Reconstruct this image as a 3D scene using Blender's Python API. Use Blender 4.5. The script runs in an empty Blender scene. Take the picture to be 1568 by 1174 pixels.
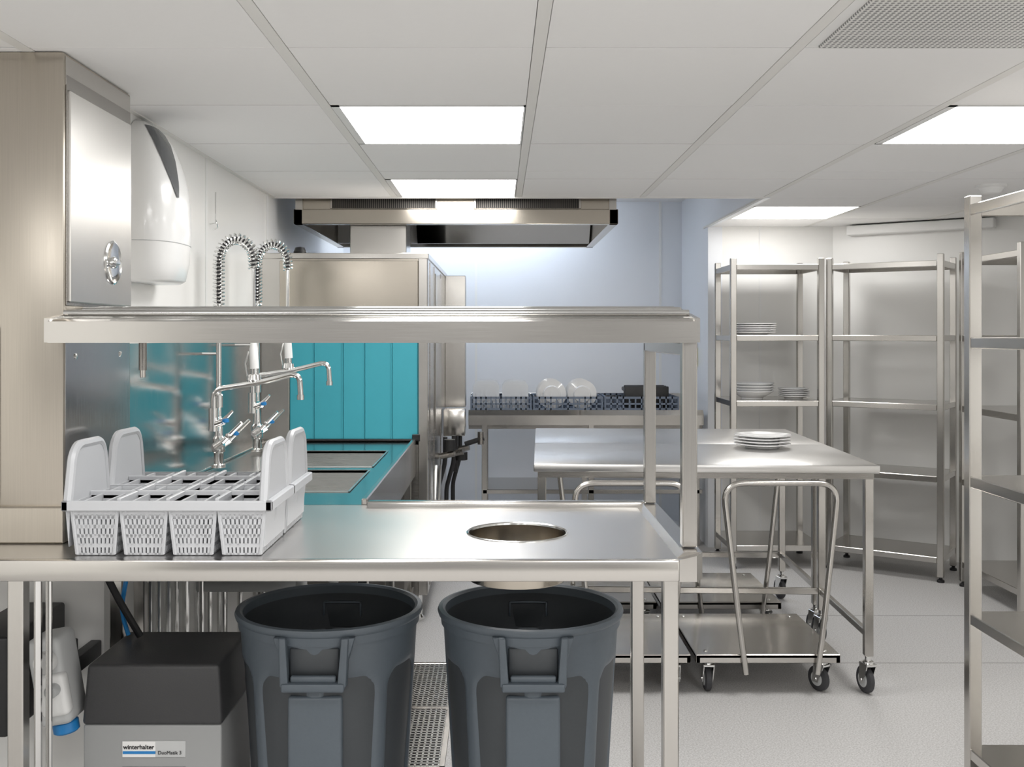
import bpy, bmesh, math, random
from mathutils import Vector, Matrix
random.seed(4)
S = bpy.context.scene
COL = S.collection

# ---------------------------------------------------------------- materials
def newmat(name):
    m = bpy.data.materials.new(name); m.use_nodes = True
    nt = m.node_tree
    return m, nt, nt.nodes["Principled BSDF"]

def plain(name, col, rough=0.5, metal=0.0, noise=0.0, nscale=40, bump=0.0, trans=0.0, alpha=1.0, coat=0.0, ior=None):
    m, nt, p = newmat(name)
    p.inputs["Base Color"].default_value = (*col, 1)
    p.inputs["Roughness"].default_value = rough
    p.inputs["Metallic"].default_value = metal
    p.inputs["Coat Weight"].default_value = coat
    if trans: p.inputs["Transmission Weight"].default_value = trans
    if alpha < 1: p.inputs["Alpha"].default_value = alpha
    if ior: p.inputs["IOR"].default_value = ior
    tc = nt.nodes.new("ShaderNodeTexCoord")
    n = nt.nodes.new("ShaderNodeTexNoise"); n.inputs["Scale"].default_value = nscale
    n.inputs["Detail"].default_value = 3
    nt.links.new(tc.outputs["Object"], n.inputs["Vector"])
    if noise:
        mx = nt.nodes.new("ShaderNodeMix"); mx.data_type = 'RGBA'
        mx.inputs[6].default_value = (*[c*(1-noise) for c in col], 1)
        mx.inputs[7].default_value = (*[min(1, c*(1+noise)) for c in col], 1)
        nt.links.new(n.outputs["Fac"], mx.inputs[0]); nt.links.new(mx.outputs[2], p.inputs["Base Color"])
    if bump:
        b = nt.nodes.new("ShaderNodeBump"); b.inputs["Strength"].default_value = bump
        b.inputs["Distance"].default_value = 0.002
        nt.links.new(n.outputs["Fac"], b.inputs["Height"]); nt.links.new(b.outputs[0], p.inputs["Normal"])
    return m

def steel(name, col=(0.58, 0.56, 0.53), rough=0.21, stretch=(2, 300, 300), rvar=0.08, bump=0.010, cvar=.022):
    m, nt, p = newmat(name)
    p.inputs["Metallic"].default_value = 1
    tc = nt.nodes.new("ShaderNodeTexCoord")
    mp = nt.nodes.new("ShaderNodeMapping"); mp.inputs["Scale"].default_value = stretch
    nt.links.new(tc.outputs["Object"], mp.inputs[0])
    n = nt.nodes.new("ShaderNodeTexNoise"); n.inputs["Scale"].default_value = 3; n.inputs["Detail"].default_value = 3
    nt.links.new(mp.outputs[0], n.inputs["Vector"])
    n2 = nt.nodes.new("ShaderNodeTexNoise"); n2.inputs["Scale"].default_value = 2.0; n2.inputs["Detail"].default_value = 2
    nt.links.new(tc.outputs["Object"], n2.inputs["Vector"])
    mr = nt.nodes.new("ShaderNodeMapRange"); mr.inputs[1].default_value = .3; mr.inputs[2].default_value = .7
    mr.inputs[3].default_value = rough - rvar/2; mr.inputs[4].default_value = rough + rvar/2
    ad = nt.nodes.new("ShaderNodeMath"); ad.operation = 'ADD'
    h = nt.nodes.new("ShaderNodeMath"); h.operation = 'MULTIPLY'; h.inputs[1].default_value = .5
    nt.links.new(n.outputs["Fac"], ad.inputs[0]); nt.links.new(n2.outputs["Fac"], ad.inputs[1])
    nt.links.new(ad.outputs[0], h.inputs[0]); nt.links.new(h.outputs[0], mr.inputs[0])
    nt.links.new(mr.outputs[0], p.inputs["Roughness"])
    m2 = nt.nodes.new("ShaderNodeMapRange"); m2.inputs[1].default_value = .35; m2.inputs[2].default_value = .65
    nt.links.new(h.outputs[0], m2.inputs[0])
    mx = nt.nodes.new("ShaderNodeMix"); mx.data_type = 'RGBA'
    mx.inputs[6].default_value = (*[c*(1-cvar) for c in col], 1)
    mx.inputs[7].default_value = (*[min(1, c*(1+cvar)) for c in col], 1)
    nt.links.new(m2.outputs[0], mx.inputs[0]); nt.links.new(mx.outputs[2], p.inputs["Base Color"])
    b = nt.nodes.new("ShaderNodeBump"); b.inputs["Strength"].default_value = bump; b.inputs["Distance"].default_value = .001
    nt.links.new(n.outputs["Fac"], b.inputs["Height"]); nt.links.new(b.outputs[0], p.inputs["Normal"])
    return m

def dots(name, base, dark, scale, rad, metal=0.0, rough=.5):
    m, nt, p = newmat(name)
    p.inputs["Metallic"].default_value = metal; p.inputs["Roughness"].default_value = rough
    tc = nt.nodes.new("ShaderNodeTexCoord")
    v = nt.nodes.new("ShaderNodeVectorMath"); v.operation = 'SCALE'; v.inputs[3].default_value = scale
    nt.links.new(tc.outputs["Object"], v.inputs[0])
    f = nt.nodes.new("ShaderNodeVectorMath"); f.operation = 'FRACTION'; nt.links.new(v.outputs[0], f.inputs[0])
    sp = nt.nodes.new("ShaderNodeSeparateXYZ"); nt.links.new(f.outputs[0], sp.inputs[0])
    cb = nt.nodes.new("ShaderNodeCombineXYZ"); nt.links.new(sp.outputs[0], cb.inputs[0]); nt.links.new(sp.outputs[1], cb.inputs[1])
    d = nt.nodes.new("ShaderNodeVectorMath"); d.operation = 'DISTANCE'; d.inputs[1].default_value = (.5, .5, 0)
    nt.links.new(cb.outputs[0], d.inputs[0])
    lt = nt.nodes.new("ShaderNodeMath"); lt.operation = 'LESS_THAN'; lt.inputs[1].default_value = rad
    nt.links.new(d.outputs[1], lt.inputs[0])
    mx = nt.nodes.new("ShaderNodeMix"); mx.data_type = 'RGBA'
    mx.inputs[6].default_value = (*base, 1); mx.inputs[7].default_value = (*dark, 1)
    nt.links.new(lt.outputs[0], mx.inputs[0]); nt.links.new(mx.outputs[2], p.inputs["Base Color"])
    return m

def emit(name, col, s):
    m, nt, p = newmat(name)
    p.inputs["Base Color"].default_value = (.9, .9, .9, 1)
    p.inputs["Emission Color"].default_value = (*col, 1); p.inputs["Emission Strength"].default_value = s
    return m

M_ST = steel("steel_brushed")
M_STV = steel("steel_brushed_vertical", stretch=(300, 300, 2), rough=.22)
M_COLM = steel("steel_column", col=(0.545, 0.50, 0.435), stretch=(120, 120, 1.5), rough=.32, cvar=.06)
M_HOOD = steel("steel_hood", col=(0.52, 0.475, 0.41), rough=.20)
M_DOOR = steel("steel_door", col=(0.60, 0.585, 0.56), stretch=(200, 200, 3), rough=.31)
M_TOP = steel("steel_worktop", col=(0.67, 0.66, 0.645), rough=.30, rvar=.06, bump=.008)
M_POL = steel("steel_polished", col=(0.60, 0.60, 0.59), rough=.17, rvar=.06, bump=.006)
M_SPL = steel("steel_splashback", col=(0.50, 0.49, 0.48), rough=.17, stretch=(60, 60, 3), rvar=.12, bump=.01, cvar=.05)
M_BOWL = steel("steel_bowl", col=(0.68, 0.67, 0.65), rough=.28, rvar=.05, bump=.004)
M_CHR = plain("chrome", (.80, .80, .79), .10, 1)
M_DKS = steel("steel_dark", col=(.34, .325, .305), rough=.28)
M_WALL = plain("wall_cladding", (.86, .855, .835), .30, 0, .01, 3)
M_WGREY = plain("wall_grey_for_reflections", (.30, .295, .285), .6, 0, .02, 3)  # darkened so the steel reflects a dimmer room behind the camera
M_BWALL = plain("wall_cladding_cool_lit", (.83, .85, .885), .30, 0, .01, 3)  # cool light at the back is tinted into the wall colour
M_CEIL = plain("ceiling_tile", (.88, .875, .87), .85, 0, .01, 60, .06)
M_CBAR = plain("ceiling_bar", (.80, .79, .765), .6)
M_CGAP = plain("ceiling_shadow_gap", (.18, .18, .18), .8)
M_LIGHT = emit("panel_light", (1, .99, .975), 13.8)
M_COOL = emit("cool_light", (.76, .86, 1.0), 17)
M_FRAME = plain("white_frame", (.86, .86, .85), .4)
M_BLACK = plain("black_plastic", (.014, .014, .015), .45)
M_RUB = plain("rubber_grey", (.05, .05, .055), .6)
M_BIN = plain("bin_slate_plastic", (.092, .112, .132), .42, 0, .05, 120, .1)
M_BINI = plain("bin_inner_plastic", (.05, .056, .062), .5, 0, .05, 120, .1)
M_RACK = plain("rack_grey_plastic", (.54, .55, .57), .38)
M_RACKB = plain("rack_slate_plastic", (.17, .21, .28), .4)
M_WHITE = plain("white_plastic", (.86, .86, .85), .22, coat=.2)
M_PORC = plain("porcelain", (.86, .86, .86), .12, coat=.4)
M_CLEAR = plain("frosted_plastic", (.87, .90, .94), .25, 0, alpha=.85)
M_TEAL = plain("teal_rubber", (.05, .39, .48), .5, 0, .03, 6)
M_BLUE = plain("blue_plastic", (.02, .22, .55), .35)
M_GREYP = plain("grey_plastic", (.33, .335, .335), .4)
M_LGREY = plain("light_grey_plastic", (.55, .56, .56), .4)
M_DGREY = plain("charcoal_plastic", (.045, .045, .047), .45, 0, .1, 300, .2)
M_PANEL = plain("label_grey", (.10, .105, .11), .25)
M_YEL = plain("yellow_label", (.85, .70, .03), .5)
M_GRILLE = dots("grille_holes", (.10, .09, .08), (.01, .01, .01), 90, .35, .6, .5)
M_DIFF = dots("diffuser_holes", (.74, .73, .71), (.22, .22, .22), 70, .33, 0, .6)

def floor_mat():
    m, nt, p = newmat("floor_speckled_vinyl")
    tc = nt.nodes.new("ShaderNodeTexCoord")
    n = nt.nodes.new("ShaderNodeTexNoise"); n.inputs["Scale"].default_value = 160; n.inputs["Detail"].default_value = 4
    nt.links.new(tc.outputs["Object"], n.inputs["Vector"])
    cr = nt.nodes.new("ShaderNodeValToRGB")
    cr.color_ramp.elements[0].position = .36; cr.color_ramp.elements[0].color = (.47, .46, .45, 1)
    cr.color_ramp.elements[1].position = .62; cr.color_ramp.elements[1].color = (.67, .66, .655, 1)
    nt.links.new(n.outputs["Fac"], cr.inputs[0]); nt.links.new(cr.outputs[0], p.inputs["Base Color"])
    p.inputs["Roughness"].default_value = .45
    return m
M_FLOOR = floor_mat()
M_SEAM = plain("floor_seam", (.34, .33, .32), .5)

# ---------------------------------------------------------------- builder
class B:
    def __init__(s): s.v = []; s.f = []; s.m = []; s.mats = []
    def mi(s, mat):
        if mat not in s.mats: s.mats.append(mat)
        return s.mats.index(mat)
    def add(s, vs, fs, mat):
        o = len(s.v); k = s.mi(mat)
        s.v += [Vector(v) for v in vs]
        for f in fs: s.f.append([i+o for i in f]); s.m.append(k)
        return s
    def box(s, x0, x1, y0, y1, z0, z1, mat, bev=0.0, mtx=None):
        vs = [(x0,y0,z0),(x1,y0,z0),(x1,y1,z0),(x0,y1,z0),(x0,y0,z1),(x1,y0,z1),(x1,y1,z1),(x0,y1,z1)]
        fs = [(0,3,2,1),(4,5,6,7),(0,1,5,4),(1,2,6,5),(2,3,7,6),(3,0,4,7)]
        return s.hexa(vs, fs, mat, bev, mtx)
    def hexa(s, vs, fs, mat, bev=0.0, mtx=None, seg=None):
        if seg is None: seg = 1 if bev < .0045 else (2 if bev < .009 else 3)
        if fs is None: fs = [(0,3,2,1),(4,5,6,7),(0,1,5,4),(1,2,6,5),(2,3,7,6),(3,0,4,7)]
        if bev > 0:
            bm = bmesh.new(); bv = [bm.verts.new(v) for v in vs]
            for f in fs: bm.faces.new([bv[i] for i in f])
            bmesh.ops.bevel(bm, geom=bm.edges[:], offset=bev, segments=seg, affect='EDGES', profile=.5)
            bm.verts.index_update()
            vs = [v.co.copy() for v in bm.verts]; fs = [[v.index for v in f.verts] for f in bm.faces]; bm.free()
        if mtx is not None: vs = [mtx @ Vector(v) for v in vs]
        return s.add(vs, fs, mat)
    def slab(s, a, b, c, d, t, mat):
        a, b, c, d = map(Vector, (a, b, c, d)); n = (b-a).cross(d-a).normalized()*t
        return s.add([a,b,c,d,a+n,b+n,c+n,d+n], [(0,3,2,1),(4,5,6,7),(0,1,5,4),(1,2,6,5),(2,3,7,6),(3,0,4,7)], mat)
    def prism(s, pts, axis, a0, a1, mat):
        n = len(pts); vs = []
        for a in (a0, a1):
            for p, q in pts:
                vs.append({'x': (a,p,q), 'y': (p,a,q), 'z': (p,q,a)}[axis])
        fs = [list(range(n))[::-1], [n+i for i in range(n)]]
        for i in range(n): j = (i+1) % n; fs.append([i, j, n+j, n+i])
        return s.add(vs, fs, mat)
    def tube(s, path, r, mat, n=10, cap=True):
        path = [Vector(p) for p in path]; N = len(path)
        rs = r if isinstance(r, (list, tuple)) else [r]*N
        vs = []; t0 = (path[1]-path[0]).normalized()
        u = t0.orthogonal().normalized()
        for i, p in enumerate(path):
            if i == 0: t = t0
            elif i == N-1: t = (path[i]-path[i-1]).normalized()
            else:
                t = (path[i+1]-path[i]).normalized()+(path[i]-path[i-1]).normalized()
                t = t.normalized() if t.length > 1e-6 else (path[i]-path[i-1]).normalized()
            u = (u - t*u.dot(t)); u = u.normalized() if u.length > 1e-6 else t.orthogonal().normalized()
            w = t.cross(u)
            for k in range(n):
                a = 2*math.pi*k/n; vs.append(p+(u*math.cos(a)+w*math.sin(a))*rs[i])
        fs = []
        for i in range(N-1):
            for k in range(n):
                l = (k+1) % n; fs.append([i*n+k, i*n+l, (i+1)*n+l, (i+1)*n+k])
        if cap: fs.append(list(range(n))[::-1]); fs.append([(N-1)*n+k for k in range(n)])
        return s.add(vs, fs, mat)
    def lathe(s, prof, c, mat, axis='z', n=40, scal=None):
        c = Vector(c); vs = []; fs = []
        for r, h in prof:
            for k in range(n):
                a = 2*math.pi*k/n; rr = r*(1+(scal(a) if scal else 0))
                p, q = rr*math.cos(a), rr*math.sin(a)
                vs.append(c+Vector({'z': (p,q,h), 'x': (h,p,q), 'y': (q,h,p)}[axis]))
        for i in range(len(prof)-1):
            for k in range(n):
                l = (k+1) % n; fs.append([i*n+k, i*n+l, (i+1)*n+l, (i+1)*n+k])
        if prof[0][0] > 1e-5: fs.append(list(range(n))[::-1])
        if prof[-1][0] > 1e-5: fs.append([(len(prof)-1)*n+k for k in range(n)])
        return s.add(vs, fs, mat)
    def shell(s, prof, c, mat, axis='z', n=48, scal=None):
        m0 = len(s.f); s.lathe(prof, c, mat, axis, n, scal)
        while len(s.f) > m0 and len(s.f[-1]) == n and n > 4: s.f.pop(); s.m.pop()
        return s
    def done(s, name, loc=None, rot=0, ang=35):
        me = bpy.data.meshes.new(name)
        if loc is None:
            xs = [v.x for v in s.v]; ys = [v.y for v in s.v]; zs = [v.z for v in s.v]
            o = Vector(((min(xs)+max(xs))/2, (min(ys)+max(ys))/2, min(zs)))
            me.from_pydata([v-o for v in s.v], [], s.f)
        else:
            o = Vector(loc); me.from_pydata(s.v, [], s.f)
        for m in s.mats: me.materials.append(m)
        for p, k in zip(me.polygons, s.m): p.material_index = k; p.use_smooth = True
        bm = bmesh.new(); bm.from_mesh(me); bmesh.ops.recalc_face_normals(bm, faces=bm.faces[:]); bm.to_mesh(me); bm.free()
        me.set_sharp_from_angle(angle=math.radians(ang))
        ob = bpy.data.objects.new(name, me); COL.objects.link(ob)
        ob.location = o; ob.rotation_euler = (0, 0, rot)
        return ob

def fillet(pts, r, n=6):
    pts = [Vector(p) for p in pts]; out = [pts[0]]
    for i in range(1, len(pts)-1):
        a, b, c = pts[i-1], pts[i], pts[i+1]
        d1 = (a-b); d2 = (c-b); k = min(r, d1.length*.48, d2.length*.48)
        p = b+d1.normalized()*k; q = b+d2.normalized()*k
        for j in range(n+1):
            t = j/n; out.append(p*(1-t)**2 + b*2*t*(1-t) + q*t*t)
    out.append(pts[-1]); return out

def resample(path, step):
    out = [path[0].copy()]; acc = 0
    for a, b in zip(path, path[1:]):
        L = (b-a).length; d = step-acc
        while d <= L and L > 0: out.append(a+(b-a)*(d/L)); d += step
        acc = (acc+L) % step
    return out

# ---------------------------------------------------------------- room shell
CZ = 2.26
XL, XR, YB = -1.26, 3.45, 8.2
b = B(); b.box(-2.6, 3.7, -2.8, 8.4, -.1, 0, M_FLOOR)
for y in (4.64, 5.42): b.box(1.2, 3.45, y, y+.006, 0, .0008, M_SEAM)
b.done("floor")
b = B(); b.box(-1.38, XL, 3.24, YB+.1, 0, 2.7, M_WALL)
b.box(XL, XL+.006, 5.48, 5.52, 0, 2.57, M_FRAME)
b.box(XL, XL+.004, 4.35, 4.37, 1.5, 2.26, M_FRAME); b.done("wall_left")
b = B(); b.box(-2.6, -1.38, 3.24, 3.34, 0, 2.7, M_WALL); b.done("wall_left_return")
b = B(); b.box(-2.6, -2.5, -2.8, 3.24, 0, 2.7, M_WALL); b.done("wall_left_front")
b = B(); b.box(XL, 1.57, YB, YB+.1, 0, 2.7, M_BWALL)
b.box(1.285, 1.305, YB-.004, YB, 0, 2.57, M_FRAME); b.box(-.2, -.18, YB-.004, YB, 0, 2.57, M_FRAME); b.done("wall_back")
b = B(); b.box(1.47, 1.57, 7.17, YB, 0, 2.7, M_BWALL)
b.box(1.47, 1.50, 5.63, 7.17, CZ-.004, 2.57, M_BWALL)
b.box(XL, 1.47, 5.63, 5.66, CZ-.004, 2.57, M_WALL); b.done("wall_partition")
b = B(); b.box(1.57, 2.36, 7.17, 7.27, 0, 2.4, M_WALL); b.box(1.83, 1.845, 7.166, 7.17, 0, 2.26, M_FRAME); b.done("wall_storage")
b = B()
b.add([(2.35,7.17,0),(3.5,6.365,0),(3.57,6.46,0),(2.42,7.27,0),(2.35,7.17,2.4),(3.5,6.365,2.4),(3.57,6.46,2.4),(2.42,7.27,2.4)],
      [(0,3,2,1),(4,5,6,7),(0,1,5,4),(1,2,6,5),(2,3,7,6),(3,0,4,7)], M_WALL)
b.done("wall_angled")
b = B(); b.box(XR, XR+.1, -2.8, 6.45, 0, 2.4, M_WALL); b.done("wall_right")
b = B(); b.box(-2.6, 3.6, -2.9, -2.8, 0, .35, M_WGREY); b.box(-2.6, 3.6, -2.9, -2.8, 2.15, 2.4, M_WGREY)
b.box(-2.6, -2.2, -2.9, -2.8, .35, 2.15, M_WGREY); b.box(3.2, 3.6, -2.9, -2.8, .35, 2.15, M_WGREY); b.done("wall_rear")  # unseen wall, left open so world light reaches the front surfaces
b = B()
for x in (-2.2, -.85, .5, 1.85, 3.14): b.box(x, x+.06, -2.88, -2.82, .35, 2.15, M_WGREY, .004)
b.box(-2.2, 3.2, -2.88, -2.82, .35, .41, M_WGREY, .004); b.box(-2.2, 3.2, -2.88, -2.82, 2.09, 2.15, M_WGREY, .004)
b.done("added_fill_window_1")  # unseen window, added to let in fill light from behind the camera

# ceiling
cols = [-2.635+.685*i for i in range(10)]
rows = [-2.745+.68*i for i in range(12)] + [4.97, 5.63, 6.03, 6.68, 7.3]
lights = {(-.58, 3.375), (-.58, 4.97), (1.475, 3.375), (1.475, 6.03)}
for yy in (1.335, -.705, -2.065):
    for xx in (-1.95, -.58, 1.475, 2.16) if yy < 1 else (-.58, 1.475): lights.add((xx, yy))  # unseen panels out of frame, extra ones added to brighten the room
c = B()
lp = []
for i, x in enumerate(cols[:-1]):
    for j, y in enumerate(rows[:-1]):
        x1, y1 = cols[i+1], rows[j+1]
        if y >= 5.62 and x < 1.4: continue
        if any(abs(x-a) < .01 and abs(y-q) < .01 for a, q in lights): lp.append((x+.019, x1-.019, y, y1)); continue
        if abs(x-.79) < .01 and abs(y-2.015) < .01:
            c.box(x+.05, x1-.03, y+.012, y1-.012, CZ-.006, CZ+.01, M_DIFF, .002); c.box(x+.018, x1-.018, y+.003, y1-.003, CZ, CZ+.012, M_FRAME); continue
        g = .003+.0010*max(0, y)/3
        c.box(x+.018, x1-.018, y+g, y1-g, CZ+random.uniform(-.001, .001), CZ+.012, M_CEIL, .0012)
for x in cols: 
    y1 = 7.3 if x > 1.4 else 5.63
    c.box(x-.0165, x+.0165, -2.8, y1, CZ-.0012, CZ+.012, M_CBAR, .001)
c.box(-2.6, 3.6, -2.8, 5.60, CZ+.013, CZ+.05, M_CGAP)
c.box(1.51, 3.6, 5.60, 7.3, CZ+.013, CZ+.05, M_CGAP)
c.box(XL, 1.57, 5.67, 8.3, 2.57, 2.62, M_CEIL)
c.box(XL, XL+.02, 3.24, 5.63, CZ-.004, CZ+.004, M_CBAR)
c.box(XL, 1.47, 5.615, 5.635, CZ-.006, CZ+.02, M_CBAR)
c.done("ceiling")
for x0, x1, y0, y1 in lp:
    fl = .028; fr = .006; fy_ = .014
    l = B(); l.add([(x0+fl,y0+fy_,CZ-.001),(x0+fl,y1-fy_,CZ-.001),(x1-fr,y1-fy_,CZ-.001),(x1-fr,y0+fy_,CZ-.001)], [(0,1,2,3)], M_LIGHT)
    l.box(x0, x1, y0+.002, y0+fy_, CZ-.002, CZ+.01, M_FRAME); l.box(x0, x1, y1-fy_, y1-.002, CZ-.002, CZ+.01, M_FRAME)
    l.box(x0, x0+fl, y0+.002, y1-.002, CZ-.002, CZ+.01, M_FRAME); l.box(x1-fr, x1, y0+.002, y1-.002, CZ-.002, CZ+.01, M_FRAME)
    l.box(x0, x1, y0+.002, y1-.002, CZ+.003, CZ+.012, M_FRAME)
    l.done("ceiling_light_panel")

# ---------------------------------------------------------------- counter with waste hole
K = .94
b = B()
hx, hy, hr = .05, 2.88, .14
x0, x1, y0, y1 = -2.2, .445, 2.527, 3.34
n = 64
sx0, sx1, sy0, sy1 = hx-.25, hx+.25, y0, y1
def sqpt(a):
    dx, dy = math.cos(a), math.sin(a); t = 1e9
    if dx > 1e-9: t = min(t, (sx1-hx)/dx)
    if dx < -1e-9: t = min(t, (sx0-hx)/dx)
    if dy > 1e-9: t = min(t, (sy1-hy)/dy)
    if dy < -1e-9: t = min(t, (sy0-hy)/dy)
    return hx+dx*t, hy+dy*t
angs = sorted([2*math.pi*k/n for k in range(n)] + [math.atan2(q-hy, p-hx) % (2*math.pi) for p in (sx0, sx1) for q in (sy0, sy1)])
N = len(angs); vs = []
for a in angs:
    px, py = sqpt(a)
    vs += [(px, py, K), (hx+hr*math.cos(a), hy+hr*math.sin(a), K), (hx+hr*math.cos(a), hy+hr*math.sin(a), K-.01), (px, py, K-.01)]
fs = []
for i in range(N):
    j = (i+1) % N
    for q in range(3): fs.append([i*4+q, j*4+q, j*4+q+1, i*4+q+1])
b.add(vs, fs, M_TOP)
b.shell([(hr+.004, K-.001), (hr+.004, K+.002), (hr+.001, K+.0035), (hr-.003, K+.001), (hr-.004, K-.004)], (hx, hy, 0), M_POL, 'z', 72)
b.shell([(hr-.004, K-.004), (hr-.004, K-.125), (hr-.001, K-.128), (hr+.000, K-.125), (hr+.000, K-.01)], (hx, hy, 0), M_HOOD, 'z', 72)
b.box(-1.24, sx0, y0, y1, K-.01, K, M_TOP); b.box(sx1, x1, y0, y1, K-.01, K, M_TOP)
b.box(x0, -1.24, y0, 3.232, K-.01, K, M_TOP)
b.box(-2.2, .446, y0-.012, y0+.012, K-.052, K+.0015, M_ST, .005)
b.prism([(.445, K), (.462, K+.015), (.508, K+.015), (.508, K-.05), (.500, K-.05), (.445, K-.01)], 'y', y0+.02, y1+.01, M_ST)
b.add([(.445,y0-.012,K-.052),(.488,y0-.012,K-.052),(.508,y0+.02,K-.052),(.445,y0+.02,K-.052),(.445,y0-.012,K+.002),(.488,y0-.012,K+.012),(.508,y0+.02,K+.015),(.445,y0+.02,K+.0)],
      [(0,3,2,1),(4,5,6,7),(0,1,5,4),(1,2,6,5),(2,3,7,6),(3,0,4,7)], M_ST)
b.box(-.43, .47, 3.29, 3.338, K-.05, K+.018, M_ST, .006)
for lx, ly in ((.442, 2.64), (.442, 3.27), (-1.23, 2.60), (-2.1, 2.60), (-2.1, 3.18), (-1.2, 3.20)):
    b.box(lx-.02, lx+.02, ly-.02, ly+.02, 0, K-.012, M_STV, .003)
b.box(.425, .459, 2.64, 3.27, .03, .07, M_ST, .003)
b.box(.30, .56, 3.25, 3.29, .035, .065, M_ST, .003)
b.done("steel_counter")

# ---------------------------------------------------------------- overshelf
b = B()
XA, XC = -1.148, .505
b.prism([(2.555,1.479),(2.555,1.533),(2.570,1.538),(2.88,1.562),(2.90,1.562),(2.90,1.53),(2.885,1.53),(2.885,1.548),(2.575,1.524),(2.565,1.479)], 'x', XA+.012, XC-.012, M_ST)
for xa, xb in ((XA, XA+.014), (XC-.014, XC)):
    b.prism([(2.562,1.480),(2.562,1.541),(2.88,1.578),(2.90,1.578),(2.90,1.50),(2.58,1.480)], 'x', xa, xb, M_ST)
for yy, zz, rr in ((2.89, 1.569, .011), (2.78, 1.566, .009), (2.66, 1.556, .009)):
    b.tube([(XA+.01, yy, zz), (XC-.01, yy, zz)], rr, M_POL, 14)
px = .485
b.box(px-.019, px+.019, 2.59, 2.628, .957, 1.50, M_STV, .003)
b.box(px-.018, px+.018, 3.27, 3.306, .957, 1.475, M_STV, .003)
b.box(px-.018, px+.018, 2.62, 3.29, 1.446, 1.480, M_ST, .003)
b.box(px-.03, px+.03, 2.70, 2.90, 1.478, 1.52, M_ST, .003)
b.tube([(-1.0, 2.85, 1.535), (-1.0, 2.85, 1.40)], .011, M_DKS, 14)
b.tube([(-1.0, 2.85, 1.40), (-1.0, 2.85, 1.38)], .008, M_STV, 14)
b.box(-1.03, -.97, 2.82, 2.88, 1.525, 1.545, M_ST, .002)
b.done("overshelf")

# ---------------------------------------------------------------- steel column cabinet
b = B()
cx, cy0, cy1 = -1.169, 2.725, 3.22
b.box(-1.55, cx, cy0, cy1, .955, CZ-.002, M_COLM, .005)
b.box(-1.58, cx+.006, cy0-.01, cy1+.004, K+.001, 1.04, M_COLM, .004)
b.box(cx, cx+.004, cy0+.012, cy1-.01, 1.578, 2.20, M_DKS, .001)
b.box(cx-.001, cx+.011, cy0+.020, cy1-.022, 1.587, 2.160, M_DOOR, .003)
b.box(cx-.001, cx+.003, cy0+.01, cy1-.01, 2.172, CZ-.01, M_ST, .001)
b.box(cx-.001, cx+.0015, cy0+.01, cy1-.01, .99, 1.565, M_SPL, .0005)
for p in (2.80, 3.13):
    b.lathe([(0, 0), (.008, 0), (.008, .003), (0, .005)], (cx+.001, p, 1.44), M_CHR, 'x', 12)
b.lathe([(.066, .0), (.066, .005), (.060, .008), (.050, .006), (.040, .005), (.018, .005), (.016, .012), (.011, .015), (0, .015)], (cx+.008, 3.045, 1.715), M_CHR, 'x', 40)
b.box(cx+.016, cx+.028, 3.025, 3.065, 1.708, 1.722, M_CHR, .004)
b.box(-1.42, -1.34, 2.716, 2.726, 1.04, 1.52, M_DKS, .002)
b.done("steel_electrical_cabinet")

# ---------------------------------------------------------------- wall appliance
b = B()
prof = [(1.68,.125,.15),(1.69,.140,.165),(1.75,.152,.178),(1.86,.158,.185),(1.95,.156,.183),(2.02,.148,.175),(2.10,.128,.155),(2.16,.104,.13),(2.205,.075,.10),(2.232,.045,.07),(2.245,.02,.04)]
n = 28; vs = []; fs = []
for z, d, w in prof:
    for k in range(n):
        t = -math.pi/2+math.pi*k/(n-1)
        cxx = abs(math.cos(t))**.55; sy = math.copysign(abs(math.sin(t))**.75, math.sin(t))
        vs.append((-1.258+d*cxx, 3.56+w*sy, z))
for i in range(len(prof)-1):
    for k in range(n-1): fs.append([i*n+k, i*n+k+1, (i+1)*n+k+1, (i+1)*n+k])
fs.append(list(range(n))); fs.append([(len(prof)-1)*n+k for k in range(n)])
b.add(vs, fs, M_WHITE)
def surf(z, t, off):
    for a, q in zip(prof, prof[1:]):
        if a[0] <= z <= q[0]:
            u = (z-a[0])/(q[0]-a[0]); d = a[1]+(q[1]-a[1])*u; w = a[2]+(q[2]-a[2])*u
    return Vector((-1.258+(d+off)*abs(math.cos(t))**.55, 3.56+(w+off)*math.copysign(abs(math.sin(t))**.75, math.sin(t)), z))
pv = []; pf = []; nz, ntt = 14, 10
for i in range(nz):
    u = i/(nz-1); z = 1.97+.25*u; ta = -.30-.75*u**.9; tb = -.22+.30*u
    for k in range(ntt): pv.append(surf(z, ta+(tb-ta)*k/(ntt-1), .003))
for i in range(nz-1):
    for k in range(ntt-1): pf.append([i*ntt+k, i*ntt+k+1, (i+1)*ntt+k+1, (i+1)*ntt+k])
b.add(pv, pf, M_PANEL)
b.tube([surf(1.815, -1.5+3.0*k/20, .0006) for k in range(21)], .0015, M_LGREY, 6)
b.box(-1.2595, -1.24, 3.42, 3.70, 1.70, 2.15, M_WHITE, .004)
b.done("wall_insect_trap", ang=50)

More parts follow.
